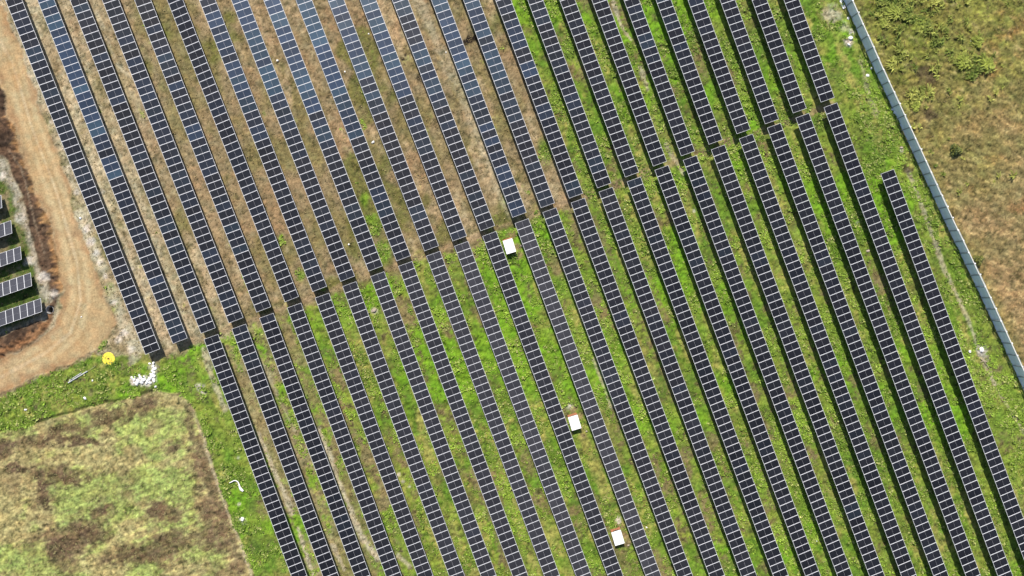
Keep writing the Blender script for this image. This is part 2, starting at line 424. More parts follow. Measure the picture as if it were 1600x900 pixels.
    for (cx, cy, r) in WORN:
        m = (np.abs(X - cx) < 40) & (np.abs(Y - cy) < 40)
        if m.any():
            k = .8 * sstep(r * 1.4, r * .4, np.hypot(X[m] - cx, Y[m] - cy) + n_sm[m] * r * .4 + n_mid[m] * r * .4)
            c[m] = mix(c[m], C(168,140,104), k); f['green'][m] *= (1 - k)
    for (cx, cy, r, s) in CHALK:
        m = (np.abs(X - cx) < 40) & (np.abs(Y - cy) < 40)
        if m.any():
            d = np.hypot(X[m] - cx, Y[m] - cy)
            k = s * sstep(r * 1.35, r * .4, d + n_sm[m] * r * .45 + n_mid[m] * r * .25)
            c[m] = mix(c[m], C(236,224,208), k); f['green'][m] *= (1 - k)
    for (cx, cy, r) in DARK:
        m = (np.abs(X - cx) < 40) & (np.abs(Y - cy) < 40)
        if m.any():
            k = sstep(r * 1.5, r * .5, np.hypot(X[m] - cx, Y[m] - cy) + n_sm[m] * r * .7 + n_mid[m] * r * .4)
            c[m] = mix(c[m], C(84,68,56) if cx > 1000 else C(40,32,28), k * (.75 if cx > 1000 else .95)); f['green'][m] *= (1 - k)
    px_n = rng.normal(0, 1, len(x))
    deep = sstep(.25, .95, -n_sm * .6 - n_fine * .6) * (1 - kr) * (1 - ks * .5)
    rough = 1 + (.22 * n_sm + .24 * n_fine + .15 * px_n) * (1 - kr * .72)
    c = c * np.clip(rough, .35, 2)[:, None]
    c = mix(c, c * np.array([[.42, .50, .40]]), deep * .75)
    warm = (hue2 * .06)[:, None] * np.array([[1, -.1, -.6]])
    return np.clip(c * (1 + warm), .004, .9)

FG = ground_fields(gx, gy)
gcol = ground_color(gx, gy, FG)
near = sstep(160, 100, np.hypot(gx, gy))
kr = sstep(-4, 3, FG['road'])
amp = (.045 + .045 * FG['green']) * (1 - kr) + .012 * kr
amp = amp + .10 * sstep(-3, 4, FG['spoil']) * (1 - kr) + .02 * sstep(-2, 2, FG['field']) + .04 * FG['olive'] + .03 * (FG['east'] > 0)
gz = amp * 1.5 * fbm(gx, gy, 0.6, 2, 71, .75) + .05 * fbm(gx, gy, 4.0, 2, 72) * (1 - kr * .8) - .05 * kr
gz = gz + .22 * sstep(-4, 8, FG['spoil']) * (1 - kr) * near
gz = gz - .10 * sstep(3, -3, np.abs(FG['field'] + 1.0)) * (FG['X'] < 270)
pit = px(78.5, 484)
gz = gz - 1.1 * sstep(.62, .50, np.hypot(gx - pit.x, gy - pit.y))
gz = gz * near
def ground_z(x, y):
    """nearest grid height"""
    i = np.clip(np.searchsorted(ax, x), 0, NX - 1); j = np.clip(np.searchsorted(ay, y), 0, NY - 1)
    return gz[j * NX + i]
gV = np.stack([gx, gy, gz], 1)
ii, jj = np.meshgrid(np.arange(NX - 1), np.arange(NY - 1), indexing='xy')
q0 = (jj * NX + ii).ravel()
gF = np.stack([q0, q0 + 1, q0 + NX + 1, q0 + NX], 1)
lab = np.zeros(NX * NY, int)
lab[FG['east'] > 0] = 3
lab[FG['field'] > 0] = 2
lab[FG['road_hard'] > 0] = 1
fl = lab[q0]
for k, nm in enumerate(('ground', 'dirt_road', 'harvested_field', 'dry_grassland')):
    F = gF[fl == k]
    used, inv = np.unique(F, return_inverse=True)
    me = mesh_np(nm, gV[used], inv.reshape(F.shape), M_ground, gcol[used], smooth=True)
    o = link(nm, me); o['kind'] = 'structure'

# ------------------------------------------------------------------ solar tables
PITCH = 1.110           # one module along the row (m) at scale 1
MW = 2.20               # module length across the row
HP = 1.50               # height of the panel plane
def module_mesh():
    b = MB(); w = MW / 2; l = PITCH / 2 - .006; t = .033
    b.box(-w, w, -l, -l + t, -.038, 0); b.box(-w, w, l - t, l, -.038, 0)
    b.box(-w, -w + t, -l + t, l - t, -.038, 0); b.box(w - t, w, -l + t, l - t, -.038, 0)
    b.add([(-w + t, -l + t, -.014), (w - t, -l + t, -.014), (w - t, l - t, -.014), (-w + t, l - t, -.014)], [(0, 1, 2, 3)], 1)
    b.add([(-w + t, -l + t, -.03), (w - t, -l + t, -.03), (w - t, l - t, -.03), (-w + t, l - t, -.03)], [(3, 2, 1, 0)], 1)
    return b.mesh('solar_panel', [M_frame, M_sheet])
def block_mesh():
    b = MB(); w = (MW / 2 - .033 - .012) / 2; l = PITCH / 2 - .006 - .033 - .005
    b.box(-w, w, -l, l, -.004, .004, 0, False)
    return b.mesh('cell_block', M_cell)
ME_MOD = module_mesh(); ME_BLK = block_mesh()
BLK_X = (MW / 2 - .033 + .012) / 2 - .002
pb = MB(); pb.box(-.06, .06, -.05, .05, -.25, HP - .16); ME_POST = pb.mesh('support_post', M_steel)

def solar_table(origin, direction, n, scale, tilt, height, colfn, label, cat, group):
    """origin: world point of the row's end under its axis; direction: unit vector along the row"""
    ang = math.atan2(direction.y, direction.x) - math.pi / 2
    root = link('solar_table', None)
    root.location = (origin.x, origin.y, 0); root.rotation_euler = (0, 0, ang); root.scale = (scale,) * 3
    root.empty_display_size = .5
    tag(root, label, cat, group)
    hz = height / scale
    L = n * PITCH
    b = MB(); b.box(-.06, .06, .05, L - .05, -.06, .06)
    tb = link('torque_tube', b.mesh('torque_tube', M_steel), root); tb.location = (0, 0, hz - .125); tb.rotation_euler = (0, tilt, 0)
    k = max(2, int(round(L / 6.5)) + 1)
    for i in range(k):
        p = link('support_post', ME_POST, root)
        p.location = (0, .6 + (L - 1.2) * i / (k - 1), 0); p.scale = (1, 1, (hz - .2) / (HP - .16))
    for i in range(n):
        m = link('solar_panel', ME_MOD, root)
        m.location = (0, (i + .5) * PITCH, hz)
        m.rotation_euler = (random.gauss(0, .004), tilt + random.gauss(0, .004), 0)
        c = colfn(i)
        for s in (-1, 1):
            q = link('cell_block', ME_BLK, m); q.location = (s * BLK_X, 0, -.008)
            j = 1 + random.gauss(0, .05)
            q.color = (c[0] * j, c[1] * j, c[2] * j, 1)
    return root

ORD = ['first','second','third','fourth','fifth','sixth','seventh','eighth','ninth','tenth','eleventh','twelfth','thirteenth','fourteenth','fifteenth',
       'sixteenth','seventeenth','eighteenth','nineteenth','twentieth','twenty-first','twenty-second','twenty-third','twenty-fourth','twenty-fifth']
BLACK = np.array((.0125, .0126, .0152)); BLUE = np.array((.028, .047, .084)); GLARE_GREY = np.array((.040, .039, .044)); TEAL = np.array((.036, .068, .104))  # blue and teal: module tint plus painted sky sheen; grey: painted glare
# share of bluish modules per row (own tint plus painted sky sheen): near the top of the picture, at the far end, and grey glare painted into the cells
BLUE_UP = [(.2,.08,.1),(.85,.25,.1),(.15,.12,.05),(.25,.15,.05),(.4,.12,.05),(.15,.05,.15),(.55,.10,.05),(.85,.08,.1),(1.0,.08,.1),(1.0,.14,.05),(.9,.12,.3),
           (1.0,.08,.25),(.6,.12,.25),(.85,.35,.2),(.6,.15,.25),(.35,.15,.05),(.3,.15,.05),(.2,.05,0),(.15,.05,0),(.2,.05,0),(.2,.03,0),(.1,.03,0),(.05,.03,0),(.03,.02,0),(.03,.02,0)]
GLARE_LO = {5:.15, 6:.3, 7:.4, 8:.5, 9:.5, 10:.7, 11:.95, 12:.4, 13:1.0, 14:.35, 15:.2, 16:.15}  # strength of the glare painted into lower-row cells
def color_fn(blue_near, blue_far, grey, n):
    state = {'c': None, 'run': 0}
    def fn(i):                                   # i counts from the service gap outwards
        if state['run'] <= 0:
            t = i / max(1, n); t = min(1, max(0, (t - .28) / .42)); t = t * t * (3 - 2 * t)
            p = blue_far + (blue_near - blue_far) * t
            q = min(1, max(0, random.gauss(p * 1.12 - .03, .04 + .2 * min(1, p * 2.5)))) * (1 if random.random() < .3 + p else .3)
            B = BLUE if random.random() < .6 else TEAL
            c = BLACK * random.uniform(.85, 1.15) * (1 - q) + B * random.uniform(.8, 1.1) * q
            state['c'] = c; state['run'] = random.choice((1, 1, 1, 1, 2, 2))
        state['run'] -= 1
        c = state['c'] * (1 - grey) + (GLARE_GREY * .8 + state['c'] * .3) * grey  # blends the painted grey glare into the cell colour
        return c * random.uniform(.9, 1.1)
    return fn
def place_row(fn, r, y_end, y_far, halfw, pitch_px, height):
    a = np.array((fn(r, y_end), y_end)); b = np.array((fn(r, y_far), y_far))
    d = (b - a) / np.linalg.norm(b - a)
    nrm = np.array((d[1], -d[0]))
    if nrm[0] < 0: nrm = -nrm
    o = a + nrm * halfw
    n = int(round(np.linalg.norm(b - a) / pitch_px))
    return px(o[0], o[1], height), Vector((d[0], -d[1], 0)), n
KP = G * (1 - HP / H)
for r in range(25):
    pp = 11.90 if r < 13 else 11.72
    o, d, n = place_row(FU, r, ENDS_UP[r][1], -58, MW / PITCH * pp / 2, pp, HP)
    tl = R(4.5 + random.uniform(-1, 1)) if r != 5 else R(-3)
    lb = f'upper dark solar panel row, {ORD[r]} from the dirt road, ending at the diagonal gap'
    if r == 0: lb = 'dark solar panel row nearest the dirt road, ending above the white rocks'
    if r == 1: lb = 'solar panel row with many bluish modules, second from the dirt road'
    if r == 13: lb = 'upper solar panel row with bluish modules, right of the wide brown strip'
    if r == 12: lb = 'upper solar panel row just left of the wide brown strip'
    if r == 24: lb = 'upper dark solar panel row nearest the fence, ending at the diagonal gap'
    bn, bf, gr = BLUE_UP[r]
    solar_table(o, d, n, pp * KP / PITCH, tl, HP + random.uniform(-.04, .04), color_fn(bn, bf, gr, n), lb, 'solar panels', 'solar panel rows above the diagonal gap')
for r in range(2, 26):
    x_, y_ = STARTS_LO[r - 2]
    pp = 11.50 if r < 15 else 11.66
    o, d, n = place_row(FL, r, y_, 955, MW / PITCH * pp / 2, pp, HP)
    lb = f'lower dark solar panel row below the diagonal gap, {ORD[r - 2]} from the harvested field'
    if r == 2: lb = 'dark solar panel row nearest the harvested field, along the green strip'
    if r == 25: lb = 'rightmost dark solar panel row, starting alone in green grass near the fence'
    if r == 13: lb = 'lower solar panel row with grey glare painted on its modules, right of the white kiosks'
    if r == 12: lb = 'lower solar panel row just left of the three white kiosks'
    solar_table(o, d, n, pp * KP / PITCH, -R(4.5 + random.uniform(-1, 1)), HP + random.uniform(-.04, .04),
                color_fn(.03, .04, GLARE_LO.get(r, 0), n), lb, 'solar panels', 'solar panel rows below the diagonal gap')
SMALL = [((2.0,306),(3.0,323),'topmost of the five, barely in view'),((17,345.5),(19,363),'second from the top'),((31.5,385.5),(34,404.5),'middle of the five'),
         ((47.5,426.5),(50,446),'fourth from the top'),((63.5,466.2),(65.8,486.6),'lowest of the five, by the open pipe')]
def grey_cells(i):
    return np.array((.055, .055, .064)) * random.uniform(.9, 1.1)  # sky reflection on the tilted glass, painted as a paler grey
for (tr, br, w) in SMALL:
    mx_, my_ = (tr[0] + br[0]) / 2, (tr[1] + br[1]) / 2
    dpx = np.array((-47.5, 16.6)); dpx /= np.linalg.norm(dpx)
    solar_table(px(mx_, my_, 1.0), Vector((dpx[0], -dpx[1], 0)), 11, 11.75 * G * (1 - 1.0 / H) / PITCH, R(20), 1.0, grey_cells,
                f'grey tilted solar table left of the road, {w}', 'solar panels', 'tilted solar tables left of the road')

# ------------------------------------------------------------------ boundary fence
def along(pts, step):
    P = [px(*p) for p in pts]; out = []
    seg = 0; pos = P[0].copy(); out.append(pos.copy()); left = step
    while seg < len(P) - 1:
        d = (P[seg + 1] - pos).length
        if d >= left:
            pos = pos + (P[seg + 1] - pos).normalized() * left; out.append(pos.copy()); left = step
        else:
            left -= d; seg += 1; pos = P[seg].copy()
    return out
FP = along([(1290,-60),(1317.5,0),(1367.5,112),(1420,225),(1472,338),(1526,450),(1595,600),(1645,708)], 1.84)
fence = link('boundary_fence', None); fence.location = FP[0]
tag(fence, 'blue grey sheet fence with pale posts along the right of the solar farm', 'fence')
FH = 2.1
LEAN = R(-4.0)
pan = MB()
nrib = 12; wv = 1.84
prof = []
for k in range(nrib * 2 + 1):
    prof.append((wv * k / (nrib * 2), (.018 if k % 2 else -.018)))
for s, off in ((1, .008), (-1, -.008)):
    v = [(x, y + off, .05) for x, y in prof] + [(x, y + off, FH) for x, y in prof]
    n_ = len(prof)
    f = [(k, k + 1, n_ + k + 1, n_ + k) for k in range(n_ - 1)]
    if s > 0: f = [q[::-1] for q in f]
    pan.add(v, f)
ME_PAN = pan.mesh('fence_panel', M_fence)
rl = MB(); rl.box(.04, wv - .04, -.055, .055, FH - .01, FH + .05); ME_RAIL = rl.mesh('top_rail', M_cap)
rb = MB(); rb.box(.06, wv - .06, .022, .07, .9, .97); ME_MID = rb.mesh('middle_rail', M_fence)
po = MB(); po.box(-.07, .07, -.10, .09, -.3, FH + .04); ME_FPOST = po.mesh('fence_post', M_post)
pc = MB(); pc.box(-.09, .09, -.13, .05, FH + .041, FH + .10); ME_PCAP = pc.mesh('post_cap', M_white)
for i in range(len(FP) - 1):
    d = FP[i + 1] - FP[i]; a = math.atan2(d.y, d.x)
    loc = FP[i] - FP[0]
    # local +y is the outer (right-hand seen from the farm) side reversed below
    p = link('fence_panel', ME_PAN, fence); p.location = loc; p.rotation_euler = (LEAN + R(random.uniform(-1.2, 1.2)), 0, a + R(random.uniform(-1.4, .6)))
    q = link('top_rail', ME_RAIL, fence); q.location = loc; q.rotation_euler = (0, 0, a); q.location.z = random.uniform(-.02, .03)
    t = link('fence_post', ME_FPOST, fence); t.location = loc; t.rotation_euler = (R(random.uniform(-2, 2)), R(random.uniform(-2, 2)), a + math.pi)
    c = link('post_cap', ME_PCAP, t); c.location = (0, 0, random.uniform(-.01, .03)); c.scale = (random.uniform(.8, 1.3), random.uniform(.8, 1.2), 1)

# ------------------------------------------------------------------ white roofed kiosks between the rows
ROW_DIR = Vector((6.4, -21.3, 0)).normalized()
def kiosk(cx, cy, label):
    hh = .86
    c = px(cx, cy, hh); a = math.atan2(ROW_DIR.y, ROW_DIR.x) + math.pi / 2      # local -y runs down the picture
    root = link('equipment_kiosk', None); root.location = (c.x, c.y, 0); root.rotation_euler = (0, 0, a)
    tag(root, label, 'kiosk', 'white kiosks between the panel rows')
    w, l = .73, 1.03
    b = MB(); b.box(-w + .08, w - .08, -l + .10, l - .06, -.2, hh - .10); body = link('body', b.mesh('body', M_brick), root)
    b = MB(); b.box(-w + .02, w - .02, l - .06 + .003, l + .20, -.2, .30); link('plinth', b.mesh('plinth', M_brick), root)
    v = MB(); v.box(-.42, .42, l - .06 + .004, l - .03, .34, .66)
    for k in range(4): v.box(-.40, .40, l - .03, l - .015, .37 + .07 * k, .40 + .07 * k)
    link('vent', v.mesh('vent', M_black), body)
    rf = MB()
    rf.box(-w, w, -l, l, hh - .085, hh - .02)
    for k in range(7):
        x0 = -w + .06 + k * (2 * w - .16) / 6
        rf.box(x0, x0 + .04, -l + .004, l - .004, hh - .0199, hh + .004)
    link('roof', rf.mesh('roof', M_white), root)
    dr = MB(); dr.box(w - .079, w - .05, -.35, .35, .05, hh - .16); link('door', dr.mesh('door', M_white), root)
kiosk(796, 384.7, 'white roofed kiosk at the diagonal gap, topmost of the three')
kiosk(898, 660.6, 'white roofed kiosk beside bare pale earth, middle of the three')
kiosk(965.6, 840.5, 'white roofed kiosk with orange end wall showing, lowest of the three')

# ------------------------------------------------------------------ things lying about
def disc():
    c = px(169.8, 560.4)
    root = link('cable_reel_flange', None); root.location = (c.x, c.y, ground_z(c.x, c.y)); root.rotation_euler = (R(2), R(-1), .4)
    tag(root, 'round yellow reel end lying flat in the grass by the dirt road', 'cable reel')
    b = MB(); r = .95
    b.lathe([(r - .02, -.05), (r, 0), (r, .10), (r - .03, .13), (.46, .13), (.13, .13), (.13, -.05)], 40)
    link('flange', b.mesh('flange', M_yellow), root)
    b = MB(); b.lathe([(.50, .131), (.50, .17), (.44, .17), (.44, .131)], 32); link('drum_ring', b.mesh('drum_ring', M_yellow_dark), root)
    b = MB(); b.lathe([(.24, .131), (.24, .16), (.13, .16), (.13, .0)], 20); link('hub', b.mesh('hub', M_yellow_dark), root)
    for k in range(6):
        a = k * math.pi / 3
        b = MB(); b.tube((.34 * math.cos(a), .34 * math.sin(a), .131), (.34 * math.cos(a), .34 * math.sin(a), .165), .035, .03, 8)
        link('bolt', b.mesh('bolt', M_yellow), root)
disc()
def pole(p0, p1, r, z, m, label):
    a = px(*p0); b_ = px(*p1); a.z = b_.z = z
    mid = (a + b_) / 2
    b = MB(); b.tube(a - mid, b_ - mid, r, r * .9, 10)
    b.tube(a - mid + (a - b_).normalized() * .01, a - mid + (b_ - a).normalized() * .1, r * 1.25, r * 1.25, 10)
    o = link('pole', b.mesh('pole', m)); o.location = mid
    tag(o, label, 'pole', 'poles lying in the grass')
pole((108, 597.6), (137.5, 579.8), .085, .16, M_pipe, 'longer pale pole lying in grass below the dirt road, the lower one')
pole((109.5, 594.0), (128, 582.4), .06, .14, M_pipe, 'shorter pale pole lying just above the longer one')
pole((139, 579.2), (150, 571.5), .03, .12, M_wood, 'thin brown pole in grass pointing at the yellow reel')

def rock_mesh(seed):
    import bmesh
    bm = bmesh.new(); bmesh.ops.create_icosphere(bm, subdivisions=2, radius=1)
    rr = random.Random(seed)
    off = Vector((rr.uniform(-9, 9), rr.uniform(-9, 9), rr.uniform(-9, 9)))
    from mathutils import noise
    for v in bm.verts:
        k = 1 + .42 * noise.noise(v.co * 1.3 + off) + .18 * noise.noise(v.co * 3.1 + off)
        v.co = Vector((v.co.x * k, v.co.y * k * .85, v.co.z * k * .65))
    me = bpy.data.meshes.new('rock'); bm.to_mesh(me); bm.free()
    return me
ROCKS = []
for s in range(6):
    a = rock_mesh(s); a.materials.append(M_rock)
    b = a.copy(); b.materials.clear(); b.materials.append(M_rock2); ROCKS.append((a, b))
def rock(x, y, rpx, label, group, pink=False):
    p = px(x, y); r = rpx * G * 1.2
    o = link('rock', random.choice(ROCKS)[1 if pink else 0])
    o.location = (p.x, p.y, ground_z(p.x, p.y) + r * .25); o.scale = (r * random.uniform(.8, 1.35), r * random.uniform(.75, 1.2), r * random.uniform(.7, 1.0))
    o.rotation_euler = (random.uniform(-.3, .3), random.uniform(-.3, .3), random.uniform(0, 6.3))
    tag(o, label, 'rock', group)
HEAP = [(234,568,1.6),(240,567,2.2),(239,572,2.4),(241,577,2.0),(238,579,1.8),(240.5,582,2.3),(237,585,2.4),(241,587,2.6),(237,590,3.0),(240,593,2.6),(234,592,2.5),
        (231,596,2.3),(235,597.5,2.2),(228,592,2.2),(224,593,3.0),(220,590,2.8),(222,597,2.8),(216,596,3.0),(214,600,2.4),(218,586,1.8),(210,593,2.0),(207,590,1.8),(212,589,1.7),(210,598,1.6),(229,598,1.5),(226,588,1.5),(243,576,1.4)]
for (x, y, r) in HEAP:
    rock(x, y, r, 'white rock in the bent heap below the first panel row', 'white rocks heaped below the first row')
SINGLE = [(244,604,1.9,'white rock lying alone just below the white rock heap'),(133.5,622,1.9,'white rock in bright green grass above the harvested field'),
          (40,640,2.2,'pale rock in grass at the left, above the harvested field'),(145,594.5,1.5,'small white rock below the yellow reel and poles'),
          (1356,392,2.0,'pale rock between the two rightmost panel rows'),(982,852,1.7,'pale rock right of the lowest kiosk'),(916.5,674,1.6,'pale rock right of the middle kiosk'),
          (814.5,384,1.6,'pale rock right of the topmost kiosk'),(434,95,1.5,'white stone high between two upper rows, left of the blue ones'),
          (576,53,1.1,'tiny white stone near the top between bluish panel rows'),(539,112,1.0,'tiny white stone above the middle of the upper rows'),
          (583,222,1.8,'white stone on olive grass between upper panel rows'),(545,382,1.3,'white stone just above the diagonal gap'),
          (126,341,1.8,'grey white stone by the chalky edge of the dirt road'),(127,495,1.1,'tiny white stone lying on the dirt road'),
          (585,485,3.0,'pinkish rock among weeds just below the diagonal gap'),(1010,824,1.3,'small white stone right of the lowest kiosk, past the next row'),
          (1276,845,1.0,'tiny white stone in green grass near the bottom right'),(1517,64,1.2,'white stone in the dry grassland beyond the fence'),
          (1408,231,2.2,'pale rock between the path and the fence'),(1515,549,1.7,'pale rock left of the bright chalk patch by the fence'),
          (1329,60,2.4,'white rock on the chalk patch at the top of the fence'),(1326,70,2.0,'lower white rock on the chalk patch near the top of the fence'),
          (1355,118,2.0,'white rock beside the fence below the chalk patch'),(1361,107,1.6,'white stone close against the foot of the fence'),
          (1533,546,2.8,'white rock on the bright chalk patch near the lower fence'),(1394,171,1.6,'cream stone at the fence foot by the white post base'),
          (379,811,2.6,'pale rock at the edge of the harvested field'),(697,82,1.1,'white stone on the wide brown strip near the top'),(1325,29,1.8,'white stone at the fence foot near the top edge')]
for i, (x, y, r, lb) in enumerate(SINGLE):
    rock(x, y, r, lb, 'single stones lying about', pink=(i in (4, 5, 6, 7, 15, 19)))

# open concrete pipe standing in the spoil
root = link('open_pipe', None); root.location = (pit.x, pit.y, 0)
tag(root, 'open concrete pipe mouth by the lowest tilted solar table', 'pipe')
b = MB(); b.lathe([(.60, -.2), (.60, .14), (.57, .16), (.54, .14), (.54, -1.05)], 28); link('ring', b.mesh('ring', M_conc, True), root)
b = MB(); b.lathe([(.53, -.80), (.25, -.80), (.001, -.80)], 20); link('pipe_shade_disc', b.mesh('pipe_shade_disc', M_black), root)  # black disc added to paint the deep shade down the pipe

# white plastic strip near the field
def ribbon(name, pts, widths, m, z, label, cat):
    P = [px(*p) for p in pts]; c = P[len(P) // 2]
    V = []; F = []
    for i, p in enumerate(P):
        d = (P[min(i + 1, len(P) - 1)] - P[max(i - 1, 0)]).normalized(); n = Vector((-d.y, d.x, 0))
        w = widths[i] * G / 2; zz = z + random.uniform(.03, .12)
        for s, h in ((-1, 0), (-.3, .07), (.3, .02), (1, .05)):
            V.append(p - c + n * (w * s) + Vector((0, 0, zz + h)))
        for s in (1, -1):
            V.append(p - c + n * (w * s) + Vector((0, 0, zz - .02)))
    for i in range(len(P) - 1):
        for k in range(6):
            k2 = (k + 1) % 6
            F.append((i * 6 + k, i * 6 + k2, (i + 1) * 6 + k2, (i + 1) * 6 + k))
    b = MB(); b.add(V, F)
    o = link(name, b.mesh(name, m, True)); o.location = c
    return tag(o, label, cat)
ribbon('plastic_sheet', [(359,754),(362.5,752.5),(366,750.5),(369.5,750.5),(372.5,752.5),(374,756),(375,760),(377,764),(380.5,767)], [1.0,1.4,1.3,1.5,1.6,1.8,2.8,4.6,3.0], M_white, .10,
       'curled strip of white plastic on grass by the harvested field', 'plastic sheet')
o = ribbon('white_board', [(1313,1),(1315,6),(1317,11),(1318.5,14)], [4.2,4.4,4.4,4.2], M_white, .1, 'white board lying at the foot of the fence, at the top edge', 'board')
# dead branches by the lower chalk patch
def branch(pts, r, label):
    P = [px(*p) for p in pts]; c = P[0]
    b = MB()
    for i in range(len(P) - 1):
        b.tube(P[i] - c + Vector((0, 0, .1)), P[i + 1] - c + Vector((0, 0, .1)), r * (1 - .2 * i), r * (.8 - .2 * i), 7)
    q = (P[1] - c)
    b.tube(q + Vector((0, 0, .1)), q + Vector((.5, -.05, .25)), r * .6, r * .3, 6)
    o = link('dead_branch', b.mesh('dead_branch', M_wood)); o.location = c; tag(o, label, 'branch', 'dead branches near the lower fence')
branch([(1531,560),(1537,565),(1541,570),(1545,575)], .07, 'longer bleached branch below the chalk patch by the fence')
branch([(1531,566),(1537,564),(1543,566)], .05, 'shorter bleached branch crossing the longer one by the fence')
wp = px(1397.5, 176)
b = MB(); b.lathe([(.19, -.1), (.19, .35), (.12, .42), (.001, .43)], 14); o = link('marker_stone', b.mesh('marker_stone', M_white, True)); o.location = wp
tag(o, 'stubby white marker standing against the inner side of the fence', 'marker')

# ------------------------------------------------------------------ vegetation
def leaf_patch(cx, cy, cz, rad, nleaf, col, jit, up=(.25, .9), wid=.42):
    """numpy: clumps of broad leaves; all arguments per clump. returns V, F(quads), colours"""
    n = len(cx); N = int(nleaf)
    a = rng.uniform(0, 2 * np.pi, (n, N)); t = rng.uniform(up[0], up[1], (n, N))
    L = rad[:, None] * rng.uniform(.55, 1.15, (n, N)); r0 = rad[:, None] * rng.uniform(0, .45, (n, N))
    ca, sa = np.cos(a), np.sin(a); ct, st = np.cos(t), np.sin(t)
    bx = cx[:, None] + ca * r0; by = cy[:, None] + sa * r0; bz = cz[:, None] + rng.uniform(0, .35, (n, N)) * rad[:, None]
    w = L * wid * rng.uniform(.7, 1.3, (n, N))
    P0 = np.stack([bx, by, bz], -1)
    mx = bx + ca * ct * L * .55; my = by + sa * ct * L * .55; mz = bz + st * L * .55
    tw = rng.uniform(-.4, .4, (n, N)) * w
    P1 = np.stack([mx - sa * w, my + ca * w, mz + tw], -1); P3 = np.stack([mx + sa * w, my - ca * w, mz - tw], -1)
    P2 = np.stack([bx + ca * L * np.cos(t * .6), by + sa * L * np.cos(t * .6), bz + np.sin(t * .6) * L * .9], -1)
    V = np.stack([P0, P1, P2, P3], 2).reshape(-1, 3)
    F = np.arange(len(V)).reshape(-1, 4)
    c = col[:, None, :] * (1 + rng.normal(0, jit, (n, N, 1)))
    c = np.repeat(c.reshape(-1, 1, 3), 4, 1).reshape(-1, 3)
    return V, F, np.clip(c, .003, .9)
def scatter(n, keep):
    x = rng.uniform(-82, 82, n); y = rng.uniform(-48, 48, n)
    i = np.clip(np.searchsorted(ax, x), 0, NX - 1); j = np.clip(np.searchsorted(ay, y), 0, NY - 1)
    f = {k: v[j * NX + i] for k, v in FG.items()}
    m = keep(x, y, f)
    return x[m], y[m], {k: v[m] for k, v in f.items()}
def keep_weed(x, y, f):
    c = fbm(x, y, 1.7, 3, 81); s = fbm(x, y, 7, 2, 82)
    p = f['green'] * np.clip(.30 + 1.3 * c + .7 * s, .05, 1)
    return (rng.uniform(0, 1, len(x)) < p) & (f['road'] < -2)
wx, wy, wf = scatter(400000, keep_weed)
tone = np.clip(.5 + .7 * fbm(wx, wy, 6, 3, 83) + rng.normal(0, .22, len(wx)), 0, 1)[:, None]
wcol = alb(118,148,44) * (1 - tone) + alb(170,204,66) * tone
yel = (rng.uniform(0, 1, (len(wx), 1)) < .18)
wcol = np.where(yel, alb(192,198,112)[None, :], wcol)
wrad = np.clip(rng.normal(.17, .055, len(wx)) * (.9 + .35 * fbm(wx, wy, 1.7, 3, 81)), .07, .36)
V, F, Cc = leaf_patch(wx, wy, ground_z(wx, wy), wrad, 5, wcol, .24)
tag(link('weeds', mesh_np('weeds', V, F, M_leaf, Cc)), 'leafy green weeds growing between the panel rows', 'weeds', kind='stuff')
print('weeds', len(wx))
# dry tufts
def keep_dry(x, y, f):
    return (rng.uniform(0, 1, len(x)) < (1 - f['green']) * .55 * (f['road'] < -3) * (f['spoil'] < 0))
dx, dy, df = scatter(110000, keep_dry)
t = rng.uniform(0, 1, (len(dx), 1))
onf = (df['field'] > 0)[:, None]
dcol = alb(140,122,74) * (1 - t) + alb(186,166,118) * t
dcol = np.where(onf, alb(150,140,84) * (1 - t) + alb(196,186,130) * t, dcol)
dcol = np.where((df['east'] > 0)[:, None] & (t > .4), alb(150,138,78)[None, :], dcol)
V, F, Cc = leaf_patch(dx, dy, ground_z(dx, dy), np.clip(rng.normal(.17, .05, len(dx)), .08, .3), 5, dcol, .18, (.3, 1.1), .16)
tag(link('dry_grass', mesh_np('dry_grass', V, F, M_leaf, Cc)), 'dry straw coloured grass tufts over the ground', 'grass', kind='stuff')
# rank grass beyond the fence
CLUMPS = [(1390,20,20),(1415,12,16),(1428,34,14),(1405,45,14),(1380,62,10),(1445,42,12),(1475,52,12),(1452,18,12),(1500,92,13),(1520,106,14),(1545,100,13),(1556,88,9),(1528,64,8),
          (1404,66,10),(1397,100,8),(1412,85,9),(1432,160,11),(1448,150,11),(1428,148,9),(1462,70,9),(1485,82,9),(1500,60,7),(1440,96,8),(1376,20,12),(1470,8,12),(1535,45,7),(1492,228,5)]
def keep_rank(x, y, f):
    c = fbm(x, y, 2.4, 3, 85)
    k = np.zeros(len(x))
    for (cx, cy, r) in CLUMPS:
        k = np.maximum(k, sstep(r * 1.3, r * .3, np.hypot(f['X'] - cx, f['Y'] - cy) + c * r * .8))
    return (f['east'] > 7) & (rng.uniform(0, 1, len(x)) < np.maximum(k * .8, f['olive'] * np.clip(.0 + .9 * c, 0, 1) * .22))
tx, ty, tf = scatter(110000, keep_rank)
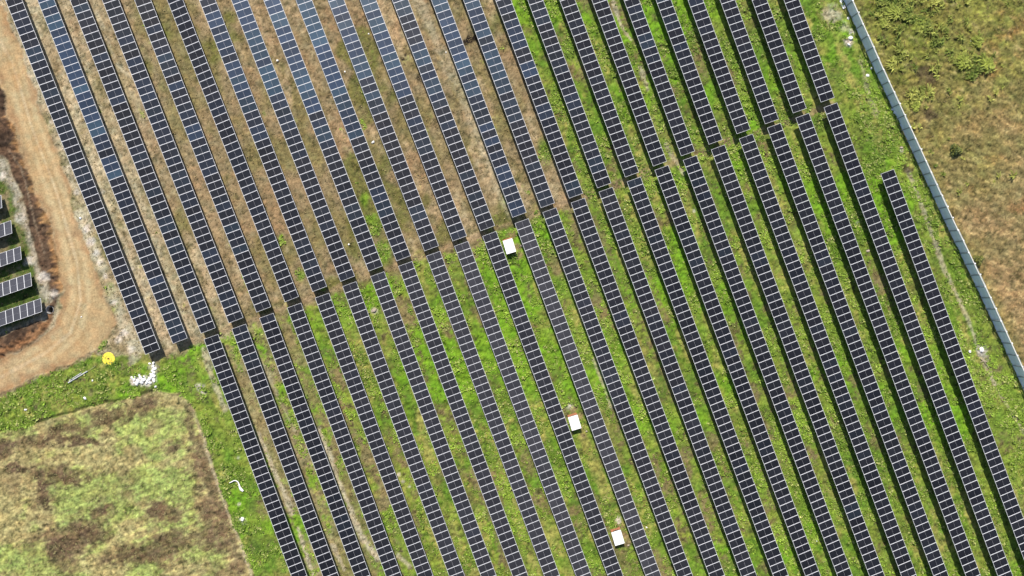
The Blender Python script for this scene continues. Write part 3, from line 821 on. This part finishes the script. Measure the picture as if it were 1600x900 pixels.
def blades(cx, cy, cz, rad, N, col, jit):
    n = len(cx)
    lean = 2.3 + rng.normal(0, .5, (n, 1))
    a = rng.uniform(0, 2 * np.pi, (n, N)); L = rad[:, None] * rng.uniform(.6, 1.2, (n, N))
    ca, sa = np.cos(a), np.sin(a); w = L * .075 + .02
    bx = cx[:, None] + ca * .12 * L; by = cy[:, None] + sa * .12 * L; bz = cz[:, None] + 0 * L
    lx = .35 * np.cos(lean); ly = .35 * np.sin(lean)
    mx = bx + (ca * .35 + lx * .4) * L; my = by + (sa * .35 + ly * .4) * L; mz = bz + .55 * L
    ex = bx + (ca * .8 + lx) * L; ey = by + (sa * .8 + ly) * L; ez = bz + .45 * L
    V = np.stack([np.stack([bx - sa * w, by + ca * w, bz], -1), np.stack([bx + sa * w, by - ca * w, bz], -1),
                  np.stack([mx + sa * w, my - ca * w, mz], -1), np.stack([mx - sa * w, my + ca * w, mz], -1),
                  np.stack([ex + sa * w * .2, ey - ca * w * .2, ez], -1), np.stack([ex - sa * w * .2, ey + ca * w * .2, ez], -1)], 2).reshape(-1, 3)
    b0 = np.arange(n * N)[:, None] * 6
    F = np.concatenate([b0 + np.array([[0, 1, 2, 3]]), b0 + np.array([[3, 2, 4, 5]])], 0)
    c = col[:, None, :] * (1 + rng.normal(0, jit, (n, N, 1)))
    return V, F, np.clip(np.repeat(c.reshape(-1, 1, 3), 6, 1).reshape(-1, 3), .003, .9)
t = np.clip(.5 + .6 * fbm(tx, ty, 4, 2, 86) + rng.normal(0, .2, len(tx)), 0, 1)[:, None]
tcol = alb(112,132,48) * (1 - t) + alb(196,198,92) * t
V, F, Cc = blades(tx, ty, ground_z(tx, ty), np.clip(rng.normal(.55, .16, len(tx)), .25, 1.0), 12, tcol, .26)
tag(link('rank_grass', mesh_np('rank_grass', V, F, M_leaf, Cc)), 'rank olive grass in the rough ground beyond the fence', 'grass', kind='stuff')
print('rank', len(tx), 'dry', len(dx))
TUSS = [(1398,22,10,'big green grass tussock right of the fence, nearest the top edge'),(1379,37,7,'grass tussock close to the fence, by the dark earth patch'),
        (1436,42,8,'yellow green tussock alone in the upper dry grassland'),(1505,98,11,'large grass tussock, left one of the pair far from the fence'),
        (1540,102,11,'large grass tussock, right one of the pair far from the fence'),(1527,66,7,'small tussock beside the white stone in the dry grassland'),
        (1432,165,8,'grass tussock above the bare brown patch by the fence marker')]
for (x, y, r, lb) in TUSS:
    p = px(x, y); z = ground_z(p.x, p.y)
    c = alb(168,180,72) * random.uniform(.9, 1.1)
    V, F, Cc = blades(rng.normal(0, r * G * .35, 9), rng.normal(0, r * G * .35, 9), np.full(9, 0.), rng.uniform(.6, 1.0, 9) * r * G, 22, np.repeat(c[None], 9, 0), .22)
    o = link('grass_tussock', mesh_np('grass_tussock', V, F, M_leaf, Cc)); o.location = (p.x, p.y, z)
    tag(o, lb, 'grass tussock', 'grass tussocks beyond the fence')
def shrub(x, y, r, h, label, dark):
    p = px(x, y); z = ground_z(p.x, p.y)
    root = link('shrub', None); root.location = (p.x, p.y, z); tag(root, label, 'shrub', 'shrubs beyond the fence')
    b = MB()
    for k in range(7):
        a = random.uniform(0, 6.28); b.tube((0, 0, -.1), (math.cos(a) * r * .6, math.sin(a) * r * .6, h * random.uniform(.6, .95)), .035, .01, 5)
    link('stem', b.mesh('stem', M_bark), root)
    n = 150
    a = rng.uniform(0, 6.28, n); q = r * np.sqrt(rng.uniform(0, 1, n)); lob = .7 + .3 * np.sin(a * 3 + x)
    zz = h * (1 - .6 * (q / r) ** 2) * rng.uniform(.35, 1.0, n)
    col = np.where(rng.uniform(0, 1, (n, 1)) < .5, alb(*dark), alb(150,152,70))
    V, F, Cc = leaf_patch(q * np.cos(a) * lob, q * np.sin(a) * lob, zz, np.full(n, .22), 6, col, .2, (-.2, .9), .35)
    link('foliage', mesh_np('foliage', V, F, M_leaf, Cc), root)
shrub(1491, 235, .95, 1.1, 'lone shrub casting a dark shadow in grass right of the fence', (96,112,60))
shrub(1527, 406, .8, .7, 'low dull green bush close to the fence, lower than the shadowed shrub', (104,110,58))
